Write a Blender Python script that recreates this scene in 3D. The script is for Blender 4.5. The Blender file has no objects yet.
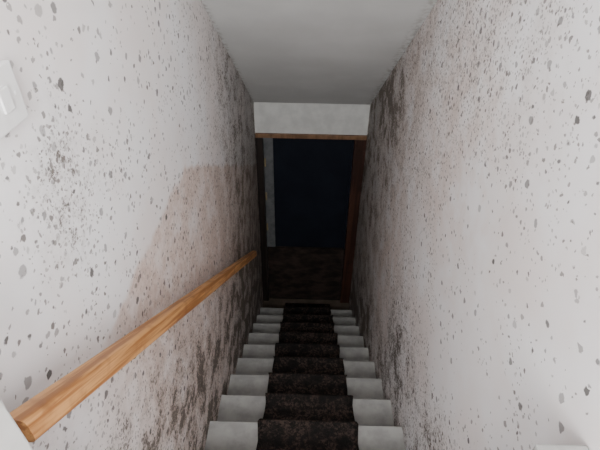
import bpy, bmesh, math, random
from mathutils import Vector, Matrix
random.seed(4)
XL, XR = -0.44, 0.488
YB = 3.51
SL = 0.6745
RISE, GO = 0.1765*.965, 0.2618*.965
def nose(k):
    return (1.246*.965 + GO*k + .012, -2.167*.965 - RISE*k)     # (y,z) of nosing k
ZL = nose(-4)[1]       # landing level
ZF = nose(9)[1]        # lower floor level
YR = -1.05             # rear wall
ZC = 0.965             # flat ceiling height

# ---------------------------------------------------------------- node helpers
class NT:
    def __init__(s, name, rough=0.8, spec=0.3):
        s.m = bpy.data.materials.new(name); s.m.use_nodes = True
        s.t = s.m.node_tree; s.b = s.t.nodes['Principled BSDF']
        s.b.inputs['Roughness'].default_value = rough
        s.b.inputs['Specular IOR Level'].default_value = spec
    def n(s, typ, **kw):
        x = s.t.nodes.new(typ)
        for k, v in kw.items(): setattr(x, k, v)
        return x
    def put(s, v, sock):
        if hasattr(v, 'is_linked') or hasattr(v, 'links'): s.t.links.new(v, sock)
        else: sock.default_value = v
    def math(s, op, a, b=0.0, clamp=False):
        x = s.n('ShaderNodeMath', operation=op, use_clamp=clamp)
        s.put(a, x.inputs[0]); s.put(b, x.inputs[1]); return x.outputs[0]
    def add(s, *a):
        r = a[0]
        for q in a[1:]: r = s.math('ADD', r, q)
        return r
    def mul(s, *a):
        r = a[0]
        for q in a[1:]: r = s.math('MULTIPLY', r, q)
        return r
    def pos(s):
        g = s.n('ShaderNodeNewGeometry'); return g.outputs['Position']
    def sep(s, v):
        x = s.n('ShaderNodeSeparateXYZ'); s.put(v, x.inputs[0]); return x.outputs
    def comb(s, a, b, c=0.0):
        x = s.n('ShaderNodeCombineXYZ'); s.put(a, x.inputs[0]); s.put(b, x.inputs[1]); s.put(c, x.inputs[2]); return x.outputs[0]
    def noise(s, vec, scale, detail=4, rough=0.55):
        x = s.n('ShaderNodeTexNoise'); s.put(vec, x.inputs['Vector'])
        x.inputs['Scale'].default_value = scale; x.inputs['Detail'].default_value = detail
        x.inputs['Roughness'].default_value = rough; return x
    def ss(s, v, a, b, lo=0.0, hi=1.0):
        x = s.n('ShaderNodeMapRange', interpolation_type='SMOOTHSTEP')
        s.put(v, x.inputs[0])
        if a > b: a, b, lo, hi = b, a, hi, lo
        x.inputs[1].default_value = a; x.inputs[2].default_value = b
        x.inputs[3].default_value = lo; x.inputs[4].default_value = hi
        return x.outputs[0]
    def mix(s, f, a, b):
        x = s.n('ShaderNodeMix', data_type='RGBA'); s.put(f, x.inputs[0])
        s.put(a, x.inputs[6]); s.put(b, x.inputs[7]); return x.outputs[2]
    def col(s, v): s.put(v, s.b.inputs['Base Color'])
    def bump(s, h, strength=0.3, dist=0.01):
        x = s.n('ShaderNodeBump'); x.inputs['Strength'].default_value = strength
        x.inputs['Distance'].default_value = dist
        s.put(h, x.inputs['Height']); s.t.links.new(x.outputs[0], s.b.inputs['Normal'])

def C(r, g, b): return (r, g, b, 1)

def spots(T, vec2, scale, dens, rmin, rvar, soft=0.05):
    """round mould colonies : 1 inside a colony"""
    v = T.n('ShaderNodeTexVoronoi', voronoi_dimensions='2D', feature='F1')
    T.put(vec2, v.inputs['Vector']); v.inputs['Scale'].default_value = scale
    c = T.sep(v.outputs['Color'])
    exist = T.math('LESS_THAN', c[0], dens)
    r = T.add(T.mul(T.math('POWER', c[1], 2.0), rvar), rmin)
    d = T.math('SUBTRACT', r, v.outputs['Distance'])
    inside = T.ss(d, -soft*0.6, soft*0.6)
    tone = T.add(T.mul(c[2], 0.65), 0.35)
    return T.mul(inside, exist, tone)

def blob(T, y, z, cy, cz, r):
    dy = T.math('SUBTRACT', y, cy); dz = T.math('SUBTRACT', z, cz)
    d = T.math('SQRT', T.add(T.mul(dy, dy), T.mul(dz, dz)))
    return T.ss(d, r, 0.0)

def wall_mat(side):
    T = NT('mouldy_plaster_' + side, 0.75, 0.25)
    P = T.pos(); x, y, z = T.sep(P)[0:3]
    wv = T.sep(T.noise(P, 60, 3).outputs['Color'])
    wy, wz = T.mul(wv[0], 0.018), T.mul(wv[1], 0.018)
    v2 = T.comb(T.add(y, wy), T.add(z, wz))
    v2b = T.comb(T.add(y, 7.3, wy), T.add(z, 3.1, wz))
    v2c = T.comb(T.add(y, 2.9, wz), T.add(z, 5.7, wy))
    s = T.add(z, 1.327, T.mul(y, SL))   # height over the stair pitch
    big = T.noise(P, 2.3, 3, 0.6).outputs['Fac']
    med = T.noise(P, 7.0, 5, 0.65).outputs['Fac']
    fine = T.noise(P, 45, 5, 0.75).outputs['Fac']
    vfine = T.noise(P, 95, 4, 0.8).outputs['Fac']
    base = T.mix(T.ss(big, 0.35, 0.65), C(0.82, 0.77, 0.76), C(0.87, 0.865, 0.88))
    if side == 'left':
        # stripped / older pinkish paint below a horizontal line that turns down the stairs
        lim = T.math('SUBTRACT', -0.82, T.mul(T.math('MAXIMUM', T.math('SUBTRACT', y, 1.44), 0.0), 0.55))
        lim = T.add(lim, T.mul(T.math('SUBTRACT', med, 0.5), 0.10))
        below = T.ss(T.math('SUBTRACT', lim, z), -0.012, 0.02)
        pat = T.mul(below, T.ss(y, 0.45, 0.85))
        base = T.mix(T.mul(pat, T.ss(med, 0.32, 0.56, 0.45, 0.92)), base, T.mix(T.ss(fine, .38, .62), C(0.58, 0.44, 0.38), C(0.74, 0.62, 0.56)))
        far = T.ss(y, 1.5, 2.6)
        low = T.ss(s, 1.10, 0.30)
        b1 = blob(T, y, z, 0.70, -0.46, 0.24)
        dmask = T.add(T.mul(far, 0.65), T.mul(low, 0.75), T.mul(b1, 0.9), T.mul(pat, .12))
        smud = T.add(T.mul(far, 1.0), T.mul(low, 1.15), T.mul(b1, 0.9), T.mul(pat, .12))
        clean = 0.0
    else:
        pk = T.mul(T.math('MAXIMUM', T.ss(y, 1.4, 2.2), blob(T, y, z, 1.5, -0.65, 0.9)), T.ss(med, 0.35, 0.6))
        base = T.mix(T.mul(pk, 0.65), base, C(0.72, 0.60, 0.545))
        far = T.ss(y, 1.8, 2.9)
        top = T.mul(T.ss(s, 0.9, 1.9), T.ss(y, 0.4, 1.5))
        low = T.math('MAXIMUM', blob(T, y, z, 1.45, -1.95, 0.75), T.mul(T.ss(s, 0.7, 0.2), 0.8))
        keep = T.math('SUBTRACT', 1.0, T.math('MAXIMUM', blob(T, y, z, 1.05, -0.95, 0.55), blob(T, y, z, 0.95, -1.2, 0.45)))
        keep = T.ss(keep, 0.25, 0.95)
        dmask = T.mul(T.add(T.mul(far, 0.5), T.mul(low, 0.95), T.mul(top, 0.7)), keep)
        smud = T.mul(T.add(T.mul(far, 0.9), T.mul(low, 1.2), T.mul(top, 0.5)), keep)
        clean = T.mul(T.math('SUBTRACT', 1.0, keep), 0.18)
    nz = T.ss(big, 0.38, 0.62)
    dA = T.math('SUBTRACT', T.add(0.30, T.mul(nz, 0.25), T.mul(dmask, 0.35)), clean)
    dB = T.math('SUBTRACT', T.add(0.08, T.mul(T.ss(med, 0.40, 0.60), 0.36), T.mul(dmask, 0.55)), clean)
    dC = T.math('SUBTRACT', T.add(T.mul(nz, T.ss(med, 0.48, 0.65), 0.35), T.mul(dmask, 0.7)), clean)
    A = spots(T, v2, 25, dA, 0.065, 0.19, 0.06)
    B = spots(T, v2b, 50, dB, 0.11, 0.24, 0.09)
    D = spots(T, v2c, 110, dC, 0.16, 0.32, 0.12)
    # soft grey-brown bloom inside the damp areas
    bloom = T.mul(T.math('MINIMUM', smud, 1.0), T.ss(med, 0.36, 0.62), T.ss(fine, 0.30, 0.62))
    base = T.mix(T.mul(bloom, 0.45), base, C(0.22, 0.18, 0.155))
    base = T.mix(T.mul(D, 0.80), base, C(0.16, 0.13, 0.115))
    base = T.mix(T.mul(B, 0.92), base, C(0.13, 0.112, 0.10))
    base = T.mix(T.mul(A, 0.95), base, C(0.09, 0.083, 0.08))
    # dense colonies : thresholded fine growth, denser where the mask is high
    thr = T.math('SUBTRACT', T.add(T.mul(vfine, 0.6), T.mul(fine, 0.4)), T.math('SUBTRACT', 0.66, T.mul(smud, T.ss(med, 0.36, 0.62), 0.21)))
    sm = T.mul(T.ss(thr, 0.0, 0.05), T.math('MINIMUM', T.mul(smud, 1.5), 1.0))
    base = T.mix(T.math('MULTIPLY', sm, 0.88, True), base, C(0.11, 0.09, 0.075))
    # light falloff painted into the wall colour, darker far down the stairwell
    deep_shade = T.mul(T.ss(y, 1.3, 3.3), T.ss(big, 0.2, 0.7, 0.55, 1.0))
    base = T.mix(T.mul(deep_shade, 0.60), base, C(0.22, 0.19, 0.165))
    T.col(base)
    T.bump(T.add(fine, T.mul(med, 2.0)), 0.10, 0.005)
    return T.m

def plain(name, c1, c2, scale=6, rough=0.7, spec=0.3, bump=0.0, stretch=None):
    T = NT(name, rough, spec)
    P = T.pos()
    if stretch:
        mp = T.n('ShaderNodeMapping'); T.put(P, mp.inputs[0]); mp.inputs['Scale'].default_value = stretch; P = mp.outputs[0]
    f = T.noise(P, scale, 5, 0.6).outputs['Fac']
    T.col(T.mix(T.ss(f, 0.32, 0.68), C(*c1), C(*c2)))
    if bump: T.bump(f, bump, 0.004)
    return T.m

def wood(name, c1, c2, c3, slope=None, rough=0.45):
    T = NT(name, rough, 0.4)
    P = T.pos()
    mp = T.n('ShaderNodeMapping'); T.put(P, mp.inputs[0])
    if slope:   # rotate so that grain runs along the rail
        r = T.n('ShaderNodeVectorRotate', rotation_type='X_AXIS'); T.put(P, r.inputs['Vector']); r.inputs['Angle'].default_value = slope
        T.put(r.outputs[0], mp.inputs[0])
    mp.inputs['Scale'].default_value = (90, 2.4, 90) if slope else (40, 40, 1.6)
    f = T.noise(mp.outputs[0], 1.0, 5, 0.6).outputs['Fac']
    g = T.noise(P, 14, 3).outputs['Fac']
    a = T.mix(T.ss(f, 0.40, 0.58), C(*c1), C(*c2))
    a = T.mix(T.mul(T.ss(g, 0.52, 0.72), 0.6), a, C(*c3))
    T.col(a); T.bump(f, 0.15, 0.002)
    return T.m

M_wl, M_wr = wall_mat('left'), wall_mat('right')
def ceil_mat():
    T = NT('ceiling_paint', 0.85, 0.2); P = T.pos(); x, y, z = T.sep(P)[0:3]
    b = T.noise(P, 2.5, 4).outputs['Fac']; f = T.noise(P, 40, 4).outputs['Fac']
    c = T.mix(T.ss(b, .3, .7), C(.50, .505, .50), C(.57, .575, .57))
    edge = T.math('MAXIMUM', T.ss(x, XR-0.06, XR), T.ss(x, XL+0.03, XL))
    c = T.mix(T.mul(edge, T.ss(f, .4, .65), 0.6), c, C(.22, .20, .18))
    T.col(c); return T.m
M_ceil = ceil_mat()
M_trim = plain('white_gloss_paint', (.58, .58, .56), (.68, .68, .66), 9, .45, .4, 0.05)
M_lint = plain('lintel_paint', (.50, .505, .495), (.60, .605, .59), 10, .7, .3)
M_step = plain('stair_paint', (.29, .29, .28), (.385, .385, .372), 12, .6, .3, 0.1)
M_rail = wood('varnished_pine', (.32, .13, .04), (.60, .31, .12), (.23, .09, .03), slope=math.atan(SL))
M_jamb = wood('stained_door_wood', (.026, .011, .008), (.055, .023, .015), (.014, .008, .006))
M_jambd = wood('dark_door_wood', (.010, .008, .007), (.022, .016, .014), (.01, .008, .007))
M_head = wood('stained_head_wood', (.15, .08, .04), (.22, .12, .065), (.09, .045, .025))
M_blue = plain('dark_blue_paint', (.0070, .0088, .0145), (.0095, .012, .019), 5, .7, .1)
M_brown = plain('scuffed_brown_panel', (.014, .011, .010), (.042, .030, .025), 7, .8, .1, 0.1, (1, 1, 2))
M_grey = plain('grey_door_stile_paint', (.075, .08, .082), (.12, .125, .13), 14, .6, .3)
M_floor = plain('floorboards', (.07, .055, .042), (.11, .085, .065), 8, .6, .3)
M_plast = plain('white_plastic', (.80, .80, .80), (.84, .84, .84), 3, .3, .5)
M_metal = plain('dull_brass', (.16, .12, .06), (.25, .19, .10), 20, .45, .6)
def carpet_mat():
    T = NT('patterned_carpet', 0.95, 0.05); P = T.pos()
    a = T.noise(P, 420, 3, .7).outputs['Fac']
    w = T.n('ShaderNodeTexVoronoi', feature='SMOOTH_F1'); 
    n = T.noise(P, 30, 4, .7)
    ad = T.n('ShaderNodeMixRGB'); ad.inputs[0].default_value = .09
    T.put(P, ad.inputs[1]); T.put(n.outputs['Color'], ad.inputs[2])
    T.put(ad.outputs[0], w.inputs['Vector']); w.inputs['Scale'].default_value = 17
    k = T.ss(w.outputs['Distance'], .20, .50)
    k = T.mul(k, T.ss(T.noise(P, 60, 4, .8).outputs['Fac'], .45, .60))
    c = T.mix(k, C(.014, .013, .013), C(.082, .058, .048))
    c = T.mix(T.mul(T.ss(a, .45, .7), .6), c, C(.048, .043, .041))
    T.col(c); T.bump(a, .8, .004); return T.m
M_carp = carpet_mat()

# ---------------------------------------------------------------- mesh helpers
def finish(name, bm, mat, parent=None, smooth=False, bevel=0.0):
    bmesh.ops.recalc_face_normals(bm, faces=bm.faces)
    me = bpy.data.meshes.new(name); bm.to_mesh(me); bm.free()
    o = bpy.data.objects.new(name, me); bpy.context.collection.objects.link(o)
    if mat: me.materials.append(mat)
    if smooth:
        for p in me.polygons: p.use_smooth = True
    if bevel:
        b = o.modifiers.new('bevel', 'BEVEL'); b.width = bevel; b.segments = 3; b.limit_method = 'ANGLE'
    if parent: o.parent = parent
    return o
def addbox(bm, x0, x1, y0, y1, z0, z1):
    r = bmesh.ops.create_cube(bm, size=1)
    for v in r['verts']:
        v.co = Vector((x0 if v.co.x < 0 else x1, y0 if v.co.y < 0 else y1, z0 if v.co.z < 0 else z1))
def box(name, x0, x1, y0, y1, z0, z1, mat, parent=None, bevel=0.0):
    bm = bmesh.new(); addbox(bm, x0, x1, y0, y1, z0, z1)
    return finish(name, bm, mat, parent, bevel=bevel)
def prism(name, prof, x0, x1, mat, parent=None, bevel=0.0):
    bm = bmesh.new()
    a = [bm.verts.new((x0, y, z)) for y, z in prof]; b = [bm.verts.new((x1, y, z)) for y, z in prof]
    n = len(prof)
    bm.faces.new(a); bm.faces.new(b[::-1])
    for i in range(n): bm.faces.new((a[i], b[i], b[(i+1) % n], a[(i+1) % n]))
    return finish(name, bm, mat, parent, bevel=bevel)
def empty(name):
    e = bpy.data.objects.new(name, None); bpy.context.collection.objects.link(e)
    e.empty_display_size = .1; return e

# ---------------------------------------------------------------- room shell
box('wall_left', XL-0.12, XL, YR-0.12, YB+0.12, ZF-0.12, ZC+0.12, M_wl)
box('wall_right', XR, XR+0.12, YR-0.12, YB+0.12, ZF-0.12, ZC+0.12, M_wr)
def cz(y): return 0.965 - SL*y
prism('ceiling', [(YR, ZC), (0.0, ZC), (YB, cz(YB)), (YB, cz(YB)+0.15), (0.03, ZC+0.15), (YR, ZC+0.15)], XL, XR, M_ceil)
ZD = -1.665     # underside of wall over the door
box('wall_back', XL, XR, YB, YB+0.12, ZD, cz(YB)+0.15, M_lint)
box('floor', XL, XR, nose(8)[0]-0.02, YB+0.12, ZF-0.10, ZF, M_floor)
wx0, wx1, wz0, wz1 = -0.36, 0.41, -0.60, 0.80
bm = bmesh.new()
addbox(bm, XL, wx0, YR-.12, YR, ZL-.1, ZC+.12); addbox(bm, wx1, XR, YR-.12, YR, ZL-.1, ZC+.12)
addbox(bm, wx0, wx1, YR-.12, YR, ZL-.1, wz0); addbox(bm, wx0, wx1, YR-.12, YR, wz1, ZC+.12)
finish('wall_rear', bm, M_lint)
bm = bmesh.new(); t = .04
addbox(bm, wx0, wx0+t, YR-.09, YR-.03, wz0, wz1); addbox(bm, wx1-t, wx1, YR-.09, YR-.03, wz0, wz1)
addbox(bm, wx0+t, wx1-t, YR-.09, YR-.03, wz0, wz0+t); addbox(bm, wx0+t, wx1-t, YR-.09, YR-.03, wz1-t, wz1)
finish('window_1', bm, M_trim)

# ---------------------------------------------------------------- staircase
TT, OV = 0.028, 0.020
prof = [(YR+.001, ZL)]
for k in range(-4, 9):
    y, z = nose(k)
    prof += [(y-0.006, z), (y-0.0015, z-0.004), (y, z-0.012), (y-0.0015, z-0.022), (y-0.006, z-TT), (y-OV, z-TT), (y-OV, nose(k+1)[1])]
ye = nose(8)[0]-OV
prof[-1] = (ye, ZF)
prof += [(ye-0.14, ZF-0.0), (nose(-4)[0]-0.45, ZL-0.32), (YR+.001, ZL-0.32)]
prism('staircase', prof, XL+.001, XR-.001, M_step)

# carpet runner that follows treads and nosings
path = []
yy = -0.75
while yy < nose(-4)[0]-0.03:
    path.append((yy, ZL+.004)); yy += 0.05
for k in range(-4, 9):
    y, z = nose(k)
    for a in (90, 60, 30, 0, -30, -60):
        r = 0.019
        path.append((y-0.010+r*math.cos(math.radians(a)), z-0.013+r*math.sin(math.radians(a))+.004))
    yn, zn = y-OV, nose(k+1)[1]
    path.append((yn+.014, z-0.055)); path.append((yn+.008, z-0.11))
    path.append((yn+.010, zn+.016)); path.append((yn+.024, zn+.006))
    yend = (nose(k+1)[0]-.028) if k < 8 else YB-.03
    m = 4
    for i in range(1, m+1):
        path.append((yn+.024+(yend-yn-.024)*i/(m+.5), zn+.004))
bm = bmesh.new(); NX = 14; hw = 0.236; cx = 0.038
rows = []
for i, (y, z) in enumerate(path):
    wob = 0.004*math.sin(i*1.7)+random.uniform(-.0025, .0025)
    off = cx+0.004*math.sin(i*.23)
    rows.append([bm.verts.new((off+(hw+wob*abs(j/NX*2-1))*(j/NX*2-1), y, z+.003+random.uniform(0, .0015))) for j in range(NX+1)])
for a, b in zip(rows, rows[1:]):
    for j in range(NX): bm.faces.new((a[j], a[j+1], b[j+1], b[j]))
car = finish('stair_carpet_runner', bm, M_carp, smooth=True)
if car.data.polygons[0].normal.z < 0: car.data.flip_normals()
so = car.modifiers.new('thick', 'SOLIDIFY'); so.thickness = .006; so.offset = 1.0

# ---------------------------------------------------------------- handrail
hr = empty('handrail')
RX = -0.378
A = Vector((RX, 0.318, -0.590)); B = Vector((RX, 2.60, -2.205))
dr = (B-A).normalized(); up = Vector((1, 0, 0)).cross(dr).normalized()
if up.z < 0: up = -up
sd = Vector((1, 0, 0))
bm = bmesh.new(); N = 32; rings = []
L = (B-A).length
for s in [0.0] + [L*i/30 for i in range(2, 31)]:
    ring = []
    for i in range(N):
        a = 2*math.pi*(i+.5)/N
        ca, sa = math.cos(a), math.sin(a)
        e = 0.45
        px = .0200*math.copysign(abs(ca)**e, ca); pz = .0225*math.copysign(abs(sa)**e, sa)
        q = A+dr*s+sd*px+up*pz
        base_y = (A+dr*s).y
        if s == 0.0 or s == L: q += dr*((base_y-q.y)/dr.y)     # plumb cut
        ring.append(bm.verts.new(q))
    rings.append(ring)
for a, b in zip(rings, rings[1:]):
    for i in range(N): bm.faces.new((a[i], a[(i+1) % N], b[(i+1) % N], b[i]))
bm.faces.new(rings[0]); bm.faces.new(rings[-1][::-1])
finish('rail', bm, M_rail, hr)
for j, s in enumerate((0.45, 1.40, 2.45)):
    p = A+dr*s-up*.0225
    bm = bmesh.new()
    r = bmesh.ops.create_cone(bm, cap_ends=True, segments=20, radius1=.020, radius2=.016, depth=.008)
    bmesh.ops.transform(bm, matrix=Matrix.Translation((XL+.004, p.y, p.z-.04)) @ Matrix.Rotation(math.pi/2, 4, 'Y'), verts=r['verts'])
    pts = [Vector((XL+.006, p.y, p.z-.04)), Vector((XL+.03, p.y, p.z-.04)), Vector((XL+.050, p.y, p.z-.028)), Vector((p.x, p.y, p.z+.004))]
    prev = None
    for q in pts:
        ring = [bm.verts.new(q+Vector((.0045*math.cos(a)*0.7, .0045*math.sin(a), .0045*math.cos(a)))) for a in [i*math.pi/4 for i in range(8)]]
        if prev:
            for i in range(8): bm.faces.new((prev[i], prev[(i+1) % 8], ring[(i+1) % 8], ring[i]))
        prev = ring
    finish('bracket_%d' % (j+1), bm, M_metal, hr)

# ---------------------------------------------------------------- door at the bottom
d = empty('door_1')
fy0, fy1 = YB-0.022, YB+0.10
box('frame_head', XL+.002, XR-.002, fy0, fy1, ZD-0.035, ZD, M_head, d, .003)
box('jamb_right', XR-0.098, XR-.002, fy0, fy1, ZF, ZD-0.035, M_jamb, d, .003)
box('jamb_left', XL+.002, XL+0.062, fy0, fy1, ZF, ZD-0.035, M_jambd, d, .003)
xl, xr = XL+0.064, XR-0.100; zt = ZD-0.037
zm = -2.90
box('stile_left', xl, xl+.080, YB+.02, YB+.06, zm, zt, M_grey, d, .002)
box('stile_right', xr-.02, xr, YB+.02, YB+.06, zm, zt, M_blue, d, .002)
box('rail_top', xl+.080, xr-.02, YB+.02, YB+.06, zt-.03, zt, M_blue, d, .002)
box('panel_upper', xl+.080, xr-.02, YB+.032, YB+.05, zm, zt-.03, M_blue, d)
box('panel_lower', xl, xr, YB+.010, YB+.06, ZF+.005, zm, M_brown, d, .003)
box('rail_mid', xl, xr, YB+.002, YB+.012, zm-.06, zm+.004, M_brown, d, .002)
for j, z in enumerate((-1.95, -2.3, -2.65)):
    box('hinge_%d' % (j+1), xl+.002, xl+.016, YB+.012, YB+.022, z-.04, z+.04, M_metal, d, .001)

# ---------------------------------------------------------------- newels, switch
zt3 = nose(-3)[1]+.001
n1 = empty('newel_post')
ztop = -0.42
box('shaft', XL+.001, -0.352, 0.22, 0.304, zt3, ztop, M_trim, n1, .004)
box('cap', XL+.001, -0.345, 0.212, 0.312, ztop, ztop+.025, M_trim, n1, .006)
n2 = empty('newel_post.001')
box('shaft', XR-.084, XR-.001, 0.33, 0.40, zt3, -0.785, M_step, n2, .004)
box('cap', XR-.090, XR-.001, 0.322, 0.416, -0.785, -0.757, M_step, n2, .004)
sw = empty('light_switch')
box('plate', XL, XL+.012, .571, .657, -.293, -.207, M_plast, sw, .003)
box('rocker', XL+.012, XL+.016, .602, .626, -.267, -.233, M_plast, sw, .0015)
for j, y in enumerate((.584, .644)):
    bm = bmesh.new(); r = bmesh.ops.create_cone(bm, cap_ends=True, segments=14, radius1=.0032, radius2=.0032, depth=.0015)
    bmesh.ops.transform(bm, matrix=Matrix.Translation((XL+.0125, y, -.25)) @ Matrix.Rotation(math.pi/2, 4, 'Y'), verts=r['verts'])
    finish('screw_%d' % (j+1), bm, M_plast, sw)

# ---------------------------------------------------------------- light
w = bpy.data.worlds.new('world'); bpy.context.scene.world = w; w.use_nodes = True
w.node_tree.nodes['Background'].inputs[0].default_value = (.75, .85, 1, 1)
w.node_tree.nodes['Background'].inputs[1].default_value = 1.0
la = bpy.data.lights.new('window_daylight', 'AREA'); la.shape = 'RECTANGLE'; la.size = .77; la.size_y = 1.4
la.energy = 95; la.color = (1, .99, .972)
lo = bpy.data.objects.new('window_daylight', la); bpy.context.collection.objects.link(lo)
lo.location = ((wx0+wx1)/2, YR-.13, (wz0+wz1)/2)
lo.rotation_euler = Vector((0, 1, -0.10)).to_track_quat('-Z', 'Y').to_euler()

# ---------------------------------------------------------------- camera
cam = bpy.data.cameras.new('camera'); co = bpy.data.objects.new('camera', cam); bpy.context.collection.objects.link(co)
cam.sensor_width = 36; cam.lens = 460/600*36; cam.clip_start = .02
pitch, yaw, roll = math.radians(36.6), math.radians(0.9), math.radians(0.9)
R = Matrix.Rotation(yaw, 3, 'Z') @ Matrix.Rotation(math.pi/2-pitch, 3, 'X') @ Matrix.Rotation(roll, 3, 'Z')
co.rotation_euler = R.to_euler(); co.location = (0, 0, 0)
bpy.context.scene.camera = co
